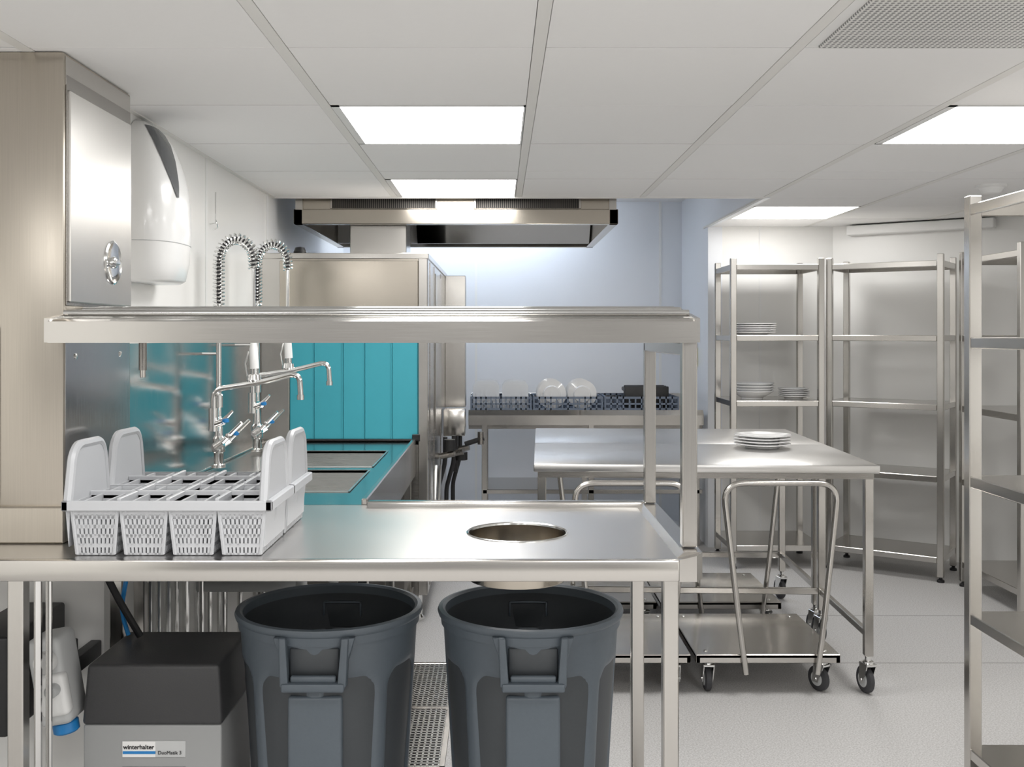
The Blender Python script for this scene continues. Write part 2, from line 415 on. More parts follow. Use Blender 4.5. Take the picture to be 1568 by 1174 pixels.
# ---------------------------------------------------------------- sink table
b = B()
def rectring(x0,x1,y0,y1, holes, z, t, mat):
    hx0, hx1 = holes[0][0], holes[0][1]
    b.box(x0, hx0, y0, y1, z-t, z, mat); b.box(hx1, x1, y0, y1, z-t, z, mat)
    prev = y0
    for h in holes:
        b.box(hx0, hx1, prev, h[2], z-t, z, mat); prev = h[3]
    b.box(hx0, hx1, prev, y1, z-t, z, mat)
TL, TR, TA, TB = -1.252, -.455, 3.345, 5.29
holes = [(-.98, -.54, 3.62, 4.19), (-.98, -.54, 4.30, 4.88)]
rectring(TL, TR, TA, TB, holes, K, .01, M_POL)
for hx0, hx1, hy0, hy1 in holes:
    dz = K-.25; e = .02
    q = [(hx0,hy0),(hx1,hy0),(hx1,hy1),(hx0,hy1)]; q2 = [(hx0+e,hy0+e),(hx1-e,hy0+e),(hx1-e,hy1-e),(hx0+e,hy1-e)]
    q3 = [(hx0-.008,hy0-.008),(hx1+.008,hy0-.008),(hx1+.008,hy1+.008),(hx0-.008,hy1+.008)]
    vs = [(p[0],p[1],K+.003) for p in q3]+[(p[0],p[1],K+.003) for p in q]+[(p[0],p[1],K-.01) for p in q]+[(p[0],p[1],dz) for p in q2]
    fs = []
    for L in range(3):
        for k in range(4): l = (k+1)%4; fs.append([L*4+k, L*4+l, L*4+4+l, L*4+4+k])
    fs.append([12,13,14,15]); b.add(vs, fs, M_BOWL)
    b.lathe([(0,.002),(.04,.002),(.045,.0)], ((hx0+hx1)/2,(hy0+hy1)/2,dz), M_CHR, 'z', 24)
b.box(TR, TR+.02, TA, TB, K-.17, K+.02, M_ST, .004)
b.box(TL-.001, TL+.008, TA, TB, K, 1.47, M_SPL, .001)
b.box(TL, TL+.05, TA, TB, K, K+.012, M_ST, .003)
for lx, ly in ((-.47, 3.5), (-.47, 4.35), (-1.2, 3.40), (-1.2, 4.4), (-.47, 5.2), (-1.2, 5.2)):
    b.box(lx-.018, lx+.018, ly-.018, ly+.018, 0, K-.01, M_STV, .003)
b.box(TR-.015, TR+.015, 3.5, 5.2, .18, .21, M_ST, .003)
b.done("sink_table")

# ---------------------------------------------------------------- pre-rinse faucets
def faucet(fx, fy, dz, name, reach):
    b = B(); z0 = K+.013
    b.lathe([(.03,0),(.03,.012),(.02,.016),(.02,.06),(.026,.065),(.026,.12),(.018,.13),(.014,.20),(.0,.20)], (fx, fy, z0), M_CHR, 'z', 24)
    b.tube([(fx, fy-.055, z0+.09), (fx, fy+.055, z0+.09)], .017, M_CHR, 14)
    for sg, mt in ((-1, M_CHR), (1, M_CHR)):
        b.tube([(fx, fy+sg*.05, z0+.09), (fx+.03, fy+sg*.055, z0+.11)], .018, M_CHR, 12)
        b.tube([(fx+.03, fy+sg*.055, z0+.11), (fx+.11, fy+sg*.065, z0+.19)], [.010, .007], M_CHR, 10)
        b.lathe([(0,-.012),(.012,-.008),(.014,0),(.012,.008),(0,.012)], (fx+.055, fy+sg*.058, z0+.135), M_BLUE if sg > 0 else M_CHR, 'z', 12)
    b.tube([(fx, fy, z0+.15), (fx, fy, 1.62+dz)], .0115, M_CHR, 14)
    b.lathe([(.018,0),(.018,.05),(.014,.055)], (fx, fy, 1.20+dz), M_CHR, 'z', 18)
    b.tube([(fx, fy, 1.42+dz), (-1.258, fy, 1.42+dz)], .006, M_CHR, 8)
    b.lathe([(.02,0),(.02,.006)], (-1.258, fy, 1.42+dz), M_CHR, 'x', 16)
    top = 1.875+dz; R = .074
    path = [Vector((fx, fy, 1.60+dz))]
    zc = top-R*1.0
    path.append(Vector((fx, fy, zc)))
    for k in range(1, 17):
        a = math.pi-math.pi*k/16; path.append(Vector((fx+R+R*math.cos(a), fy-.02*k/16, zc+R*1.25*math.sin(a))))
    path.append(Vector((fx+2*R, fy-.02, zc-.03)))
    b.tube(path, .009, M_RUB, 8)
    rp = resample(path, .0015); hp = []; u = Vector((0, 1, 0))
    for i, p in enumerate(rp):
        t = (rp[min(i+1, len(rp)-1)]-rp[max(i-1, 0)]).normalized()
        w = t.cross(u).normalized(); uu = w.cross(t).normalized(); ph = i*.0015/.0155*2*math.pi
        hp.append(p+(uu*math.cos(ph)+w*math.sin(ph))*.021)
    b.tube(hp, .004, M_CHR, 5)
    ex, ey = fx+2*R, fy-.02
    b.tube([(ex, ey, zc-.02), (ex, ey, 1.44+dz)], .0085, M_CHR, 10)
    b.tube([(ex, ey, 1.47+dz), (ex, ey, 1.44+dz), (ex+.004, ey, 1.36+dz)], [.012, .017, .019], M_WHITE, 14)
    b.tube([(ex+.004, ey, 1.37+dz), (ex+.005, ey, 1.335+dz)], [.015, .015], M_CHR, 14)
    b.lathe([(0,0),(.024,0),(.03,.01),(.026,.03),(.0,.035)], (ex+.005, ey-.01, 1.305+dz), M_CHR, 'z', 20)
    b.tube([(ex-.02, ey, 1.43+dz), (ex-.034, ey, 1.38+dz), (ex-.024, ey, 1.32+dz)], .004, M_CHR, 8)
    gx, gy = fx-.012, fy-.035
    b.tube([(fx, fy, 1.15+dz), (gx, gy, 1.15+dz)], .016, M_CHR, 12)
    b.tube([(gx, gy, 1.105+dz), (gx, gy, 1.20+dz)], .02, M_CHR, 16)
    sp = fillet([(gx, gy, 1.18+dz), (gx, gy, 1.275+dz), (gx+reach*.55, gy-.01, 1.305+dz), (gx+reach-.005, gy-.02, 1.345+dz), (gx+reach, gy-.02, 1.255+dz)], .05, 8)
    b.tube(sp, .0115, M_CHR, 12)
    b.tube([sp[-1], sp[-1]+Vector((0, 0, -.02))], .015, M_CHR, 12)
    b.tube([(gx, gy, 1.13+dz), (gx+.045, gy-.02, 1.145+dz)], .014, M_CHR, 12)
    b.tube([(gx+.04, gy-.02, 1.145+dz), (gx+.085, gy-.03, 1.19+dz)], [.009, .006], M_CHR, 8)
    b.lathe([(0,-.01),(.014,-.006),(.014,.006),(0,.01)], (gx+.055, gy-.022, 1.15+dz), M_BLUE, 'z', 12)
    b.done(name)
faucet(-1.157, 4.19, 0, "prerinse_faucet", .36)
faucet(-1.135, 4.76, 0.03, "prerinse_faucet", .36)

# ---------------------------------------------------------------- dishwasher
b = B()
DX0, DX1, DY0, DY1, DZ = -1.25, -.375, 5.30, 7.15, 1.925
ox0, ox1, oz0, oz1 = -1.096, -.425, .95, 1.56
b.box(DX0, ox0, DY0, DY0+.35, .14, DZ, M_STV, .003)
b.box(ox1, DX1, DY0, DY0+.35, .14, DZ, M_STV, .004)
b.box(ox0, ox1, DY0+.004, DY0+.35, oz1, DZ-.002, M_COLM)
b.box(ox0-.05, ox1, DY0-.004, DY0+.004, 1.60, DZ-.04, M_HOOD, .002)
b.box(ox0, ox1, DY0+.004, DY0+.35, .14, .925, M_DKS)
b.box(DX0, DX1, DY0+.35, DY1, .14, DZ, M_STV, .003)
b.box(DX0-.0, DX1+.006, DY0-.008, DY1, DZ-.03, DZ, M_ST, .003)
for yy in (5.45, 5.80, 6.45): b.box(DX1-.001, DX1+.004, yy, yy+.012, .16, DZ-.04, M_DKS)
b.box(DX1, DX1+.008, 5.85, 6.40, .95, 1.85, M_ST, .003)
b.box(DX1, DX1+.14, 7.0, 7.18, 1.0, DZ-.02, M_STV, .003)
b.box(DX1+.01, DX1+.15, 6.60, 6.78, .84, 1.01, M_ST, .006)
b.box(DX1+.07, DX1+.1, 6.66, 6.70, .6, .85, M_BLACK, .004)
xs = [ox0+.002, -.968, -.815, -.703, -.560, ox1-.002]
for i, (a, q) in enumerate(zip(xs, xs[1:])):
    b.box(a+.001, q-.0015, DY0+.004+(i % 2)*.0025, DY0+.009+(i % 2)*.0025, .955, oz1, M_TEAL, .001)
    b.box(q-.006, q-.0015, DY0+.0025, DY0+.006, .955, oz1, M_TEAL, .001)
b.box(ox0, ox1, DY0+.02, DY0+.03, oz0, oz1, M_TEAL)
b.tube([(ox0, DY0-.002, oz0), (ox1+.01, DY0-.002, oz0)], .006, M_BLACK, 8)
b.box(ox1-.03, ox1+.01, DY0-.01, DY0+.004, oz0, oz0+.03, M_BLACK, .003)
for lx in (DX0+.06, DX1-.05):
    for ly in (DY0+.06, DY1-.1):
        b.lathe([(.03,0),(.03,.015),(.018,.03),(.018,.15)], (lx, ly, 0), M_CHR, 'z', 16)
b.box(-.85, -.53, 5.78, 6.05, DZ-.002, 2.35, M_STV, .003)
b.box(-.88, -.50, 5.76, 6.08, DZ, DZ+.025, M_ST, .003)
b.lathe([(.03,0),(.035,.02),(.025,.045),(0,.05)], (-1.08, 5.5, DZ), M_BLACK, 'z', 20)
for px_, py_ in ((-.34, 6.35), (-.29, 6.45), (-.26, 6.7)):
    b.tube(fillet([(px_, py_, .86), (px_, py_, .70), (px_-.05, py_+.05, .52), (px_-.05, py_+.05, .1)], .04), .014, M_BLACK, 10)
    b.tube([(px_-.03, py_, .74), (px_+.06, py_-.02, .76)], .02, M_DKS, 10)
b.lathe([(.0,0),(.045,0),(.045,.05),(0,.05)], (-.25, 6.5, .70), M_BLACK, 'z', 20)
b.lathe([(.0,0),(.035,0),(.035,.07),(0,.07)], (-.31, 6.3, .78), M_BLACK, 'z', 20)
b.tube([(-.22, 6.5, .80), (-.10, 6.48, .84)], .016, M_BLACK, 10); b.tube([(-.12, 6.48, .80), (-.12, 6.48, .88)], .02, M_DKS, 10)
b.tube([(-.36, 6.2, .70), (-.36, 6.0, .45)], .008, M_CHR, 8)
b.done("conveyor_dishwasher")

# ---------------------------------------------------------------- extraction hood
b = B()
HX0, HX1, HY0, HY1, HZ = -1.155, .665, 5.70, 7.25, 2.119
t = .05
b.box(HX0, HX1, HY0, HY0+t, HZ, 2.203, M_HOOD, .003); b.box(HX0, HX1, HY1-t, HY1, HZ, 2.50, M_HOOD, .003)
b.box(HX0, HX0+t, HY0, HY1, HZ, 2.203, M_HOOD, .003); b.box(HX1-t, HX1, HY0, HY1, HZ, 2.203, M_HOOD, .003)
b.box(HX0+.01, HX1-.01, HY0+.015, HY0+t, 2.20, 2.50, M_HOOD)
b.box(HX0+.01, HX0+t, HY0, HY1, 2.20, 2.50, M_ST); b.box(HX1-t, HX1-.01, HY0, HY1, 2.20, 2.50, M_ST)
b.box(HX0+.01, HX1-.01, HY0+.01, HY1-.01, 2.50, 2.54, M_ST)
for xa, xb in ((-.952, -.348), (-.146, .458)):
    b.box(xa, xb, HY0+.004, HY0+.018, 2.206, 2.40, M_ST, .002); b.box(xa+.012, xb-.012, HY0+.0, HY0+.006, 2.209, 2.39, M_GRILLE)
fx = HX0+.6
b.slab((fx, 6.9, 2.13), (HX1-.06, 6.9, 2.13), (HX1-.06, 6.6, 2.45), (fx, 6.6, 2.45), .02, M_POL)
b.box(fx, HX1-.06, 6.88, 6.93, 2.119, 2.15, M_ST, .003)
for k in range(1, 4):
    xx = fx+k*(HX1-.06-fx)/4; b.slab((xx-.01, 6.89, 2.13), (xx+.01, 6.89, 2.13), (xx+.01, 6.59, 2.45), (xx-.01, 6.59, 2.45), -.01, M_ST)
b.box(HX0+.06, fx, 6.9, 6.92, 2.12, 2.48, M_WHITE)
b.done("extraction_hood")
l = B(); l.box(-1.0, .55, 7.75, 7.85, 2.50, 2.56, M_COOL, .004); l.box(-1.02, .57, 7.73, 7.87, 2.556, 2.5695, M_FRAME); l.done("added_strip_light")  # unseen lamp added behind the hood to cast cool light on the back wall

# ---------------------------------------------------------------- clean-side table with racks
b = B()
EX0, EX1, EY0, EY1, EZ = -.22, 1.44, 7.2, 7.85, .95
b.box(EX0, EX1, EY0, EY1, EZ-.01, EZ, M_ST)
b.prism([(EY0-.03, EZ-.09), (EY0-.03, EZ-.02), (EY0, EZ+.015), (EY0+.02, EZ+.015), (EY0+.02, EZ-.09)], 'x', EX0, EX1, M_ST)
b.box(EX0, EX1, EY0+.02, EY0+.05, EZ-.12, EZ-.09, M_DKS)
b.box(EX0, EX1, EY1-.02, EY1, EZ-.05, EZ+.10, M_ST, .004)
for lx in (-.107, .65, 1.40):
    for ly in (EY0+.03, EY1-.05): b.box(lx-.02, lx+.02, ly-.02, ly+.02, 0, EZ-.01, M_STV, .003)
b.box(EX0+.1, EX1, EY0+.01, EY1-.02, .37, .40, M_ST, .003)
b.done("dishwasher_outlet_table")

def crate(x0, x1, y0, y1, z0, z1, kind):
    b = B(); th = .006
    for (p, q) in (((x0,y0),(x1,y0)), ((x1,y0),(x1,y1)), ((x1,y1),(x0,y1)), ((x0,y1),(x0,y0))):
        P = Vector((*p, 0)); Q = Vector((*q, 0)); L = 12
        for zz0, zz1 in ((z0, z0+.022), ((z0+z1)/2-.006, (z0+z1)/2+.006), (z1-.016, z1)):
            b.slab(P+Vector((0,0,zz0)), Q+Vector((0,0,zz0)), Q+Vector((0,0,zz1)), P+Vector((0,0,zz1)), -th, M_RACKB)
        for k in range(L+1):
            c = P.lerp(Q, k/L); d = (Q-P).normalized()*.005
            b.slab(c-d+Vector((0,0,z0)), c+d+Vector((0,0,z0)), c+d+Vector((0,0,z1)), c-d+Vector((0,0,z1)), -th, M_RACKB)
    for k in range(9):
        y = y0+(y1-y0)*(k+.5)/9; b.box(x0, x1, y-.004, y+.004, z0, z0+.008, M_RACKB)
        x = x0+(x1-x0)*(k+.5)/9; b.box(x-.004, x+.004, y0, y1, z0, z0+.008, M_RACKB)
    for i in range(7):
        for j in range(7): 
            x = x0+(x1-x0)*(i+.5)/7; y = y0+(y1-y0)*(j+.5)/7; b.box(x-.003, x+.003, y-.003, y+.003, z0+.006, z0+.07, M_RACKB)
    w = x1-x0
    if kind == 'bowl':
        for fxx in (.27, .72):
            for r_ in range(4):
                yy = y0+.06+r_*.09; R = .105; xx = x0+w*fxx
                b.shell([(0, 0), (R*.55, .0), (R*.62, .012), (R, .022), (R, .026), (R*.6, .018), (0, .006)], (xx, yy, z0+.012+R), M_PORC, 'y', 36)
    if kind == 'tray':
        for fxx in (.25, .74):
            for r_ in range(4):
                yy = y0+.05+r_*.09; hw = .095; xx = x0+w*fxx; zz = z0+.015
                pts = [(xx-hw, zz), (xx+hw, zz), (xx+hw, zz+.16), (xx+hw-.02, zz+.19), (xx+hw-.05, zz+.20), (xx-hw+.05, zz+.20), (xx-hw+.02, zz+.19), (xx-hw, zz+.16)]
                b.prism(pts, 'y', yy, yy+.004, M_CLEAR)
                b.prism([(p[0]*.8+xx*.2, (p[1]-zz-.1)*.8+zz+.1) for p in pts], 'y', yy-.003, yy, M_CLEAR)
    if kind == 'black':
        for r_ in range(6):
            b.box(x0+.15+r_*.004, x1-.06, y0+.05+r_*.05, y0+.065+r_*.05, z0+.02, z0+.175-(r_%2)*.012, M_BLACK, .006)
        b.box(x0+.16, x1-.09, y0+.06, y1-.08, z0+.13, z0+.16, M_BLACK, .01)
    b.done("dishwasher_rack")
crate(-.205, .225, 7.28, 7.72, EZ+.001, EZ+.105, 'tray')
crate(.245, .735, 7.28, 7.72, EZ+.001, EZ+.105, 'bowl')
crate(.755, 1.28, 7.28, 7.72, EZ+.001, EZ+.105, 'black')

# ---------------------------------------------------------------- casters / tables / trolleys
def caster(b, x, y, ztop, r=.058, rot=.3):
    Mx = Matrix.Translation((x, y, 0)) @ Matrix.Rotation(rot, 4, 'Z')
    def L(prof, mat, c, n=28):
        k0 = len(b.v); b.lathe(prof, c, mat, 'x', n)
        for i in range(k0, len(b.v)): b.v[i] = Mx @ b.v[i]
    L([(0,-.014),(r*.86,-.014),(r,-.009),(r,.009),(r*.86,.014),(0,.014)], M_RUB, (0, .02, r))
    L([(0,-.017),(r*.55,-.016),(r*.62,-.012),(r*.62,.012),(r*.55,.016),(0,.017)], M_LGREY, (0, .02, r))
    L([(0,-.026),(.008,-.026),(.008,.026),(0,.026)], M_CHR, (0, .02, r), 12)
    for sx in (-.021, .021):
        b.hexa([(sx-.002,.005,r-.012),(sx+.002,.005,r-.012),(sx+.002,.035,r-.012),(sx-.002,.035,r-.012),
                (sx-.002,-.028,2*r+.012),(sx+.002,-.028,2*r+.012),(sx+.002,.028,2*r+.012),(sx-.002,.028,2*r+.012)], None, M_CHR, 0, Mx)
    b.box(-.024, .024, -.03, .03, 2*r+.008, 2*r+.018, M_CHR, .002, Mx)
    b.lathe([(.022, 0), (.022, .01), (.013, .014), (.013, max(.02, ztop-2*r-.016))], (x, y, 2*r+.016), M_CHR, 'z', 18)

TZ = .96
def table(name, loc, rot, w, d):
    b = B()
    b.box(0, w, 0, d, TZ-.035, TZ, M_TOP, .006)
    b.box(.02, w-.02, .02, d-.02, TZ-.06, TZ-.03, M_DKS)
    for x in (.035, w-.035):
        for y in (.05, d-.05):
            b.box(x-.018, x+.018, y-.018, y+.018, .16, TZ-.03, M_STV, .003); caster(b, x, y, .17, .056, .25 if x > 1 else -.4)
        b.box(x-.012, x+.012, .05, d-.05, .235, .265, M_ST, .003)
    b.box(.035, w-.035, d-.062, d-.038, .235, .265, M_ST, .003)
    b.done(name, loc, rot)
R = -math.radians(2.3)
def rp(x, y): 
    c_, s_ = math.cos(R), math.sin(R); return (.142+x*c_-y*s_, 4.25+x*s_+y*c_, 0)
table("steel_worktable", rp(0, 0), R, 1.43, .81)
table("steel_worktable", rp(0, .812), R, 1.43, .81)

def trolley(x, y):
    b = B(); w, d = .60, .62
    b.box(0, w, 0, d, .155, .172, M_ST, .003)
    for a in ((0, w, 0, .02), (0, w, d-.02, d), (0, .02, 0, d), (w-.02, w, 0, d)): b.box(*a, .135, .170, M_ST, .003)
    b.box(.05, w-.05, .1, .13, .120, .15, M_STV, .002); b.box(.05, w-.05, d-.13, d-.1, .120, .15, M_STV, .002)
    for i in (.06, w-.06):
        for j in (.05, d-.07): caster(b, i, j, .155, .052, random.uniform(-.5, .5))
    p = fillet([(.205,-.012,.095),(.175,-.014,.32),(.108,-.014,.885),(.588,-.014,.885),(.528,-.014,.32),(.50,-.012,.095)], .09, 8)
    b.tube(p, .0125, M_STV, 14)
    for q in (.20, .505): b.tube([(q, -.012, .115), (q, .03, .14)], .011, M_STV, 10)
    for i in (.05, w-.05):
        for j in (.05, d-.05): b.lathe([(.009,0),(.008,.003),(0,.004)], (i, j, .172), M_CHR, 'z', 10)
    b.done("platform_trolley", (x, y, 0), 0)
trolley(.815, 4.22); trolley(.195, 4.22); trolley(.80, 5.05); trolley(.18, 5.05)

# ---------------------------------------------------------------- plates
def plates(name, x, y, z, r, n, dz, scal=False, bowl=False):
    b = B()
    for i in range(n):
        zz = z+i*dz; dx, dy = random.uniform(-.003, .003), random.uniform(-.003, .003)
        s_ = (lambda a: .035*math.cos(4*a+.5)) if scal else None
        if bowl: pr = [(r*.45,0),(r*.5,.0),(r*.5,.006),(r*.8,.03),(r,.05),(r,.054),(r*.78,.036),(r*.4,.012),(0,.010)]
        else: pr = [(r*.5,0),(r*.6,0),(r*.62,.005),(r*.85,.012),(r,.018),(r,.022),(r*.8,.016),(r*.6,.008),(0,.007)]
        b.shell(pr, (x+dx, y+dy, zz), M_PORC, 'z', 56, s_)
        b.lathe([(r*.5, .0), (r*.5, .004)], (x+dx, y+dy, zz), M_PORC, 'z', 24)
    b.done(name)
plates("plate_stack", 1.255, 4.86, TZ+.001, .128, 4, .014, True)
SH = [1.95, 1.495, 1.075, .64, .15]
plates("plate_stack", 1.68, 6.74, SH[1]+.001, .15, 5, .014)
plates("bowl_stack", 1.675, 6.74, SH[2]+.001, .14, 4, .017, bowl=True)
plates("plate_stack", 1.95, 6.74, SH[2]+.001, .10, 5, .012)

# ---------------------------------------------------------------- shelving racks
def shelving(loc, rot, w, d, hs, top=1.99, p=.038):
    b = B()
    for x in (0, w-p):
        for y in (0, d-p):
            b.box(x, x+p, y, y+p, .03, top, M_STV, .003)
            b.lathe([(.022,0),(.022,.012),(.010,.02),(.010,.04)], (x+p/2, y+p/2, 0), M_BLACK, 'z', 14)
    for z in hs:
        b.box(.004, w-.004, .004, d-.004, z-.006, z, M_ST, .001)
        for a in ((p, w-p, .003, .016), (p, w-p, d-.016, d-.003), (.003, .016, p, d-p), (w-.016, w-.003, p, d-p)):
            b.box(*a, z-.036, z+.0005, M_ST, .003)
    b.done("shelving_rack", loc, rot)
shelving((1.478, 6.50, 0), 0, .60, .50, SH)
a2 = math.atan2(-.40, .58)
shelving((2.095, 6.53, 0), a2, .705, .42, SH)
shelving((2.745, 5.36, 0), 0, .50, .72, SH)
shelving((1.552, 2.10, 0), 0, .55, 1.30, [1.93, 1.49, 1.03, .576, .13], 1.96, .042)

# ---------------------------------------------------------------- cutlery racks
def cutlery_rack(x0, y0):
    b = B(); W, D, H = .495, .262, .133; z0 = K+.002; n = 4; cw = W/n; m = M_RACK
    def lat(p00, p10, p01, p11, nc, nr, mt=m, t=.003):
        p00, p10, p01, p11 = map(Vector, (p00, p10, p01, p11))
        def P(u, v): return (p00*(1-u)+p10*u)*(1-v)+(p01*(1-u)+p11*u)*v
        for k in range(nc+1):
            u = k/nc; e = .31/nc; ua, ub = max(0, u-e), min(1, u+e); b.slab(P(ua,0), P(ub,0), P(ub,1), P(ua,1), -t, mt)
        for k in range(nr+1):
            v = k/nr; e = .20/nr; va, vb = max(0, v-e), min(1, v+e); b.slab(P(0,va), P(1,va), P(1,vb), P(0,vb), -t*1.02, mt)
    for i in range(n):
        for j in range(2):
            xa, xb = x0+i*cw+.002, x0+(i+1)*cw-.002; ya, yb = y0+j*D/2+.002, y0+(j+1)*D/2-.002
            e = .012; zt = z0+H
            A = [(xa,ya),(xb,ya),(xb,yb),(xa,yb)]; C = [(xa+e,ya+e*.6),(xb-e,ya+e*.6),(xb-e,yb-e*.6),(xa+e,yb-e*.6)]
            for k in range(4):
                l_ = (k+1) % 4
                lat((*C[k], z0), (*C[l_], z0), (*A[k], zt-.012), (*A[l_], zt-.012), 10, 5)
                b.slab((*A[k], zt-.03), (*A[l_], zt-.03), (*A[l_], zt), (*A[k], zt), -.003, m)
                # solid corner posts of each pocket
                b.tube([(C[k][0]*.97+.03*(xa+xb)/2, C[k][1]*.97+.03*(ya+yb)/2, z0+.002), (A[k][0]*.97+.03*(xa+xb)/2, A[k][1]*.97+.03*(ya+yb)/2, zt-.012)], .005, m, 6)
            lat((*C[0], z0+.003), (*C[1], z0+.003), (*C[3], z0+.003), (*C[2], z0+.003), 6, 6)
    zt = z0+H
    for a in ((x0-.018, x0+W+.018, y0-.010, y0+.002), (x0-.018, x0+W+.018, y0+D-.002, y0+D+.0), (x0-.018, x0, y0-.01, y0+D), (x0+W, x0+W+.018, y0-.01, y0+D)):
        b.box(*a, zt-.020, zt+.006, m, .003)
    for i in range(1, n): b.box(x0+i*cw-.005, x0+i*cw+.005, y0, y0+D, zt-.01, zt+.012, m, .002)
    b.box(x0, x0+W, y0+D/2-.005, y0+D/2+.005, zt-.01, zt+.012, m, .002)
    for i in range(n):
        for j in range(2):
            xa = x0+i*cw; ya = y0+j*D/2
            b.box(xa+.03, xa+.037, ya, ya+D/2, zt-.012, zt+.004, m); b.box(xa+.088, xa+.095, ya, ya+D/2, zt-.012, zt+.004, m)
    for sg, ex in ((-1, x0-.006), (1, x0+W-.006)):
        ya, yb = y0+.010, y0+D-.010; h = .140; pts = []
        pts = [(ya-.008, zt-.012), (yb+.004, zt-.012), (yb-.014, zt+h-.06)]
        for k in range(1, 6): a = k/6*math.pi/2; pts.append((yb-.016-.055+.055*math.cos(a), zt+h-.055+.055*math.sin(a)))
        for k in range(0, 6): a = math.pi/2+k/6*math.pi/2; pts.append((ya+.016+.055+.055*math.cos(a), zt+h-.055+.055*math.sin(a)))
        pts.append((ya+.014, zt+h-.06))
        b.prism(pts, 'x', ex-.007, ex+.007, m)
        b.tube([(ex, p[0], p[1]) for p in pts[1:]+[pts[0]]], .012, m, 8)
        b.hexa([(ex-.012 if sg > 0 else ex+.012-.012, ya, z0+.02), (ex, ya, z0+.02), (ex, yb, z0+.02), (ex-.012, yb, z0+.02), (ex-.010, ya, zt), (ex+.004, ya, zt), (ex+.004, yb, zt), (ex-.010, yb, zt)], None, m)
    b.done("cutlery_rack")
cutlery_rack(-1.085, 2.565)
cutlery_rack(-1.085, 2.842)

# ---------------------------------------------------------------- waste bins
def bin_(x, y):
    b = B(); n = 160; Hh = .69; rows_ = 60; vs = []; fs = []
    def sm(a, q, t): t = max(0, min(1, (t-a)/(q-a))); return t*t*(3-2*t)
    for i in range(rows_+1):
        z = Hh*.965*i/rows_
        for k in range(n):
            th = 2*math.pi*k/n; r = .222+(.262-.222)*(z/Hh)
            ph = (th+math.pi/2) % (2*math.pi/8); q = abs(ph-math.pi/8)/(math.pi/8)
            topz = .565-.055*max(0, (q-.35)/.65)**2*1.6
            rec = sm(.0, .16, .84-q)
            rec *= 1-sm(topz-.03, topz, z)
            r -= .011*rec
            vs.append((x+r*math.cos(th), y+r*math.sin(th), z))
    for i in range(rows_):
        for k in range(n): l_ = (k+1) % n; fs.append([i*n+k, i*n+l_, (i+1)*n+l_, (i+1)*n+k])
    b.add(vs, fs, M_BIN)
    z = Hh
    b.shell([(.258,z-.045),(.266,z-.045),(.268,z-.022),(.274,z-.018),(.277,z-.008),(.274,z),(.262,z+.002),(.254,z-.004),(.252,z-.03)], (x,y,0), M_BIN, 'z', 96)
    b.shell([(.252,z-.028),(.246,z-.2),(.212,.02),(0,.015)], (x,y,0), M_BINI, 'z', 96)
    b.lathe([(0,0),(.222,0),(.222,.004)], (x,y,0), M_BIN, 'z', 64)
    for sg in (-1, 1):
        Rm = Matrix.Translation((x, y, 0)) @ Matrix.Rotation(0 if sg < 0 else math.pi, 4, 'Z')
        w = .078
        for s2 in (-1, 1):
            xa = s2*w
            b.hexa([(xa-.012,-.286,z-.150),(xa+.012,-.286,z-.150),(xa+.012,-.24,z-.158),(xa-.012,-.24,z-.158),
                    (xa-.010+s2*.008,-.276,z-.018),(xa+.010+s2*.008,-.276,z-.018),(xa+.010+s2*.008,-.24,z-.018),(xa-.010+s2*.008,-.24,z-.018)], None, M_BIN, .005, Rm)
            b.hexa([(xa+s2*.008,-.262,z-.09),(xa+s2*.012,-.262,z-.09),(xa+s2*.012,-.24,z-.10),(xa+s2*.008,-.24,z-.10),
                    (xa+s2*.012,-.272,z-.02),(xa+s2*.034,-.266,z-.02),(xa+s2*.034,-.24,z-.02),(xa+s2*.012,-.24,z-.02)], None, M_BIN, .002, Rm)
        b.box(-w-.008, w+.008, -.292, -.245, z-.162, z-.138, M_BIN, .006, Rm)
        b.box(-w+.01, w-.01, -.258, -.245, z-.138, z-.05, M_BINI, .004, Rm)
        b.box(-w+.016, w-.016, -.2795, -.2645, z-.140, z-.120, M_BIN, .004, Rm)
        for q_ in ((-.062, .062, z-.058, z-.052), (-.062, -.056, z-.10, z-.052), (.056, .062, z-.10, z-.052)):
            b.box(q_[0], q_[1], -.249, -.236, q_[2], q_[3], M_BIN, .002, Rm)
        b.box(-.075, .075, -.2545, -.22, .14, z-.185, M_BIN, .010, Rm)
    b.done("waste_bin", ang=45)
bin_(-.508, 3.045); bin_(.092, 3.045)

# ---------------------------------------------------------------- water softener box
b = B()
sx0, sx1, sy0, sy1 = -1.185, -.785, 2.88, 3.22
zt = .562
def hxx(x0,x1,y0,y1,z0,X0,X1,Y0,Y1,z1,mat,bev):
    b.hexa([(x0,y0,z0),(x1,y0,z0),(x1,y1,z0),(x0,y1,z0),(X0,Y0,z1),(X1,Y0,z1),(X1,Y1,z1),(X0,Y1,z1)], None, mat, bev, None, 3)
hxx(sx0+.004, sx1-.004, sy0+.004, sy1, 0, sx0+.004, sx1-.004, sy0+.004, sy1, .392, M_GREYP, .006)
hxx(sx0, sx1, sy0, sy1+.003, .392, sx0+.012, sx1-.012, sy0+.010, sy1-.0, zt, M_DGREY, .012)
b.box(sx0+.012, sx1-.012, sy0+.012, sy1-.01, .386, .396, M_BLACK)
b.box(sx0+.115, sx1-.105, sy0+.001, sy0+.006, .302, .348, M_LGREY, .001)
b.box(sx0+.117, sx1-.19, sy0-.0002, sy0+.004, .303, .347, M_WHITE)
b.box(sx0+.118, sx1-.19, sy0-.0008, sy0+.004, .312, .320, M_BLUE)
for k in range(10): b.box(sx0+.115, sx1-.105, sy0+.0025, sy0+.006, .27-.012*k, .274-.012*k, M_DGREY)
so = b.done("water_softener")
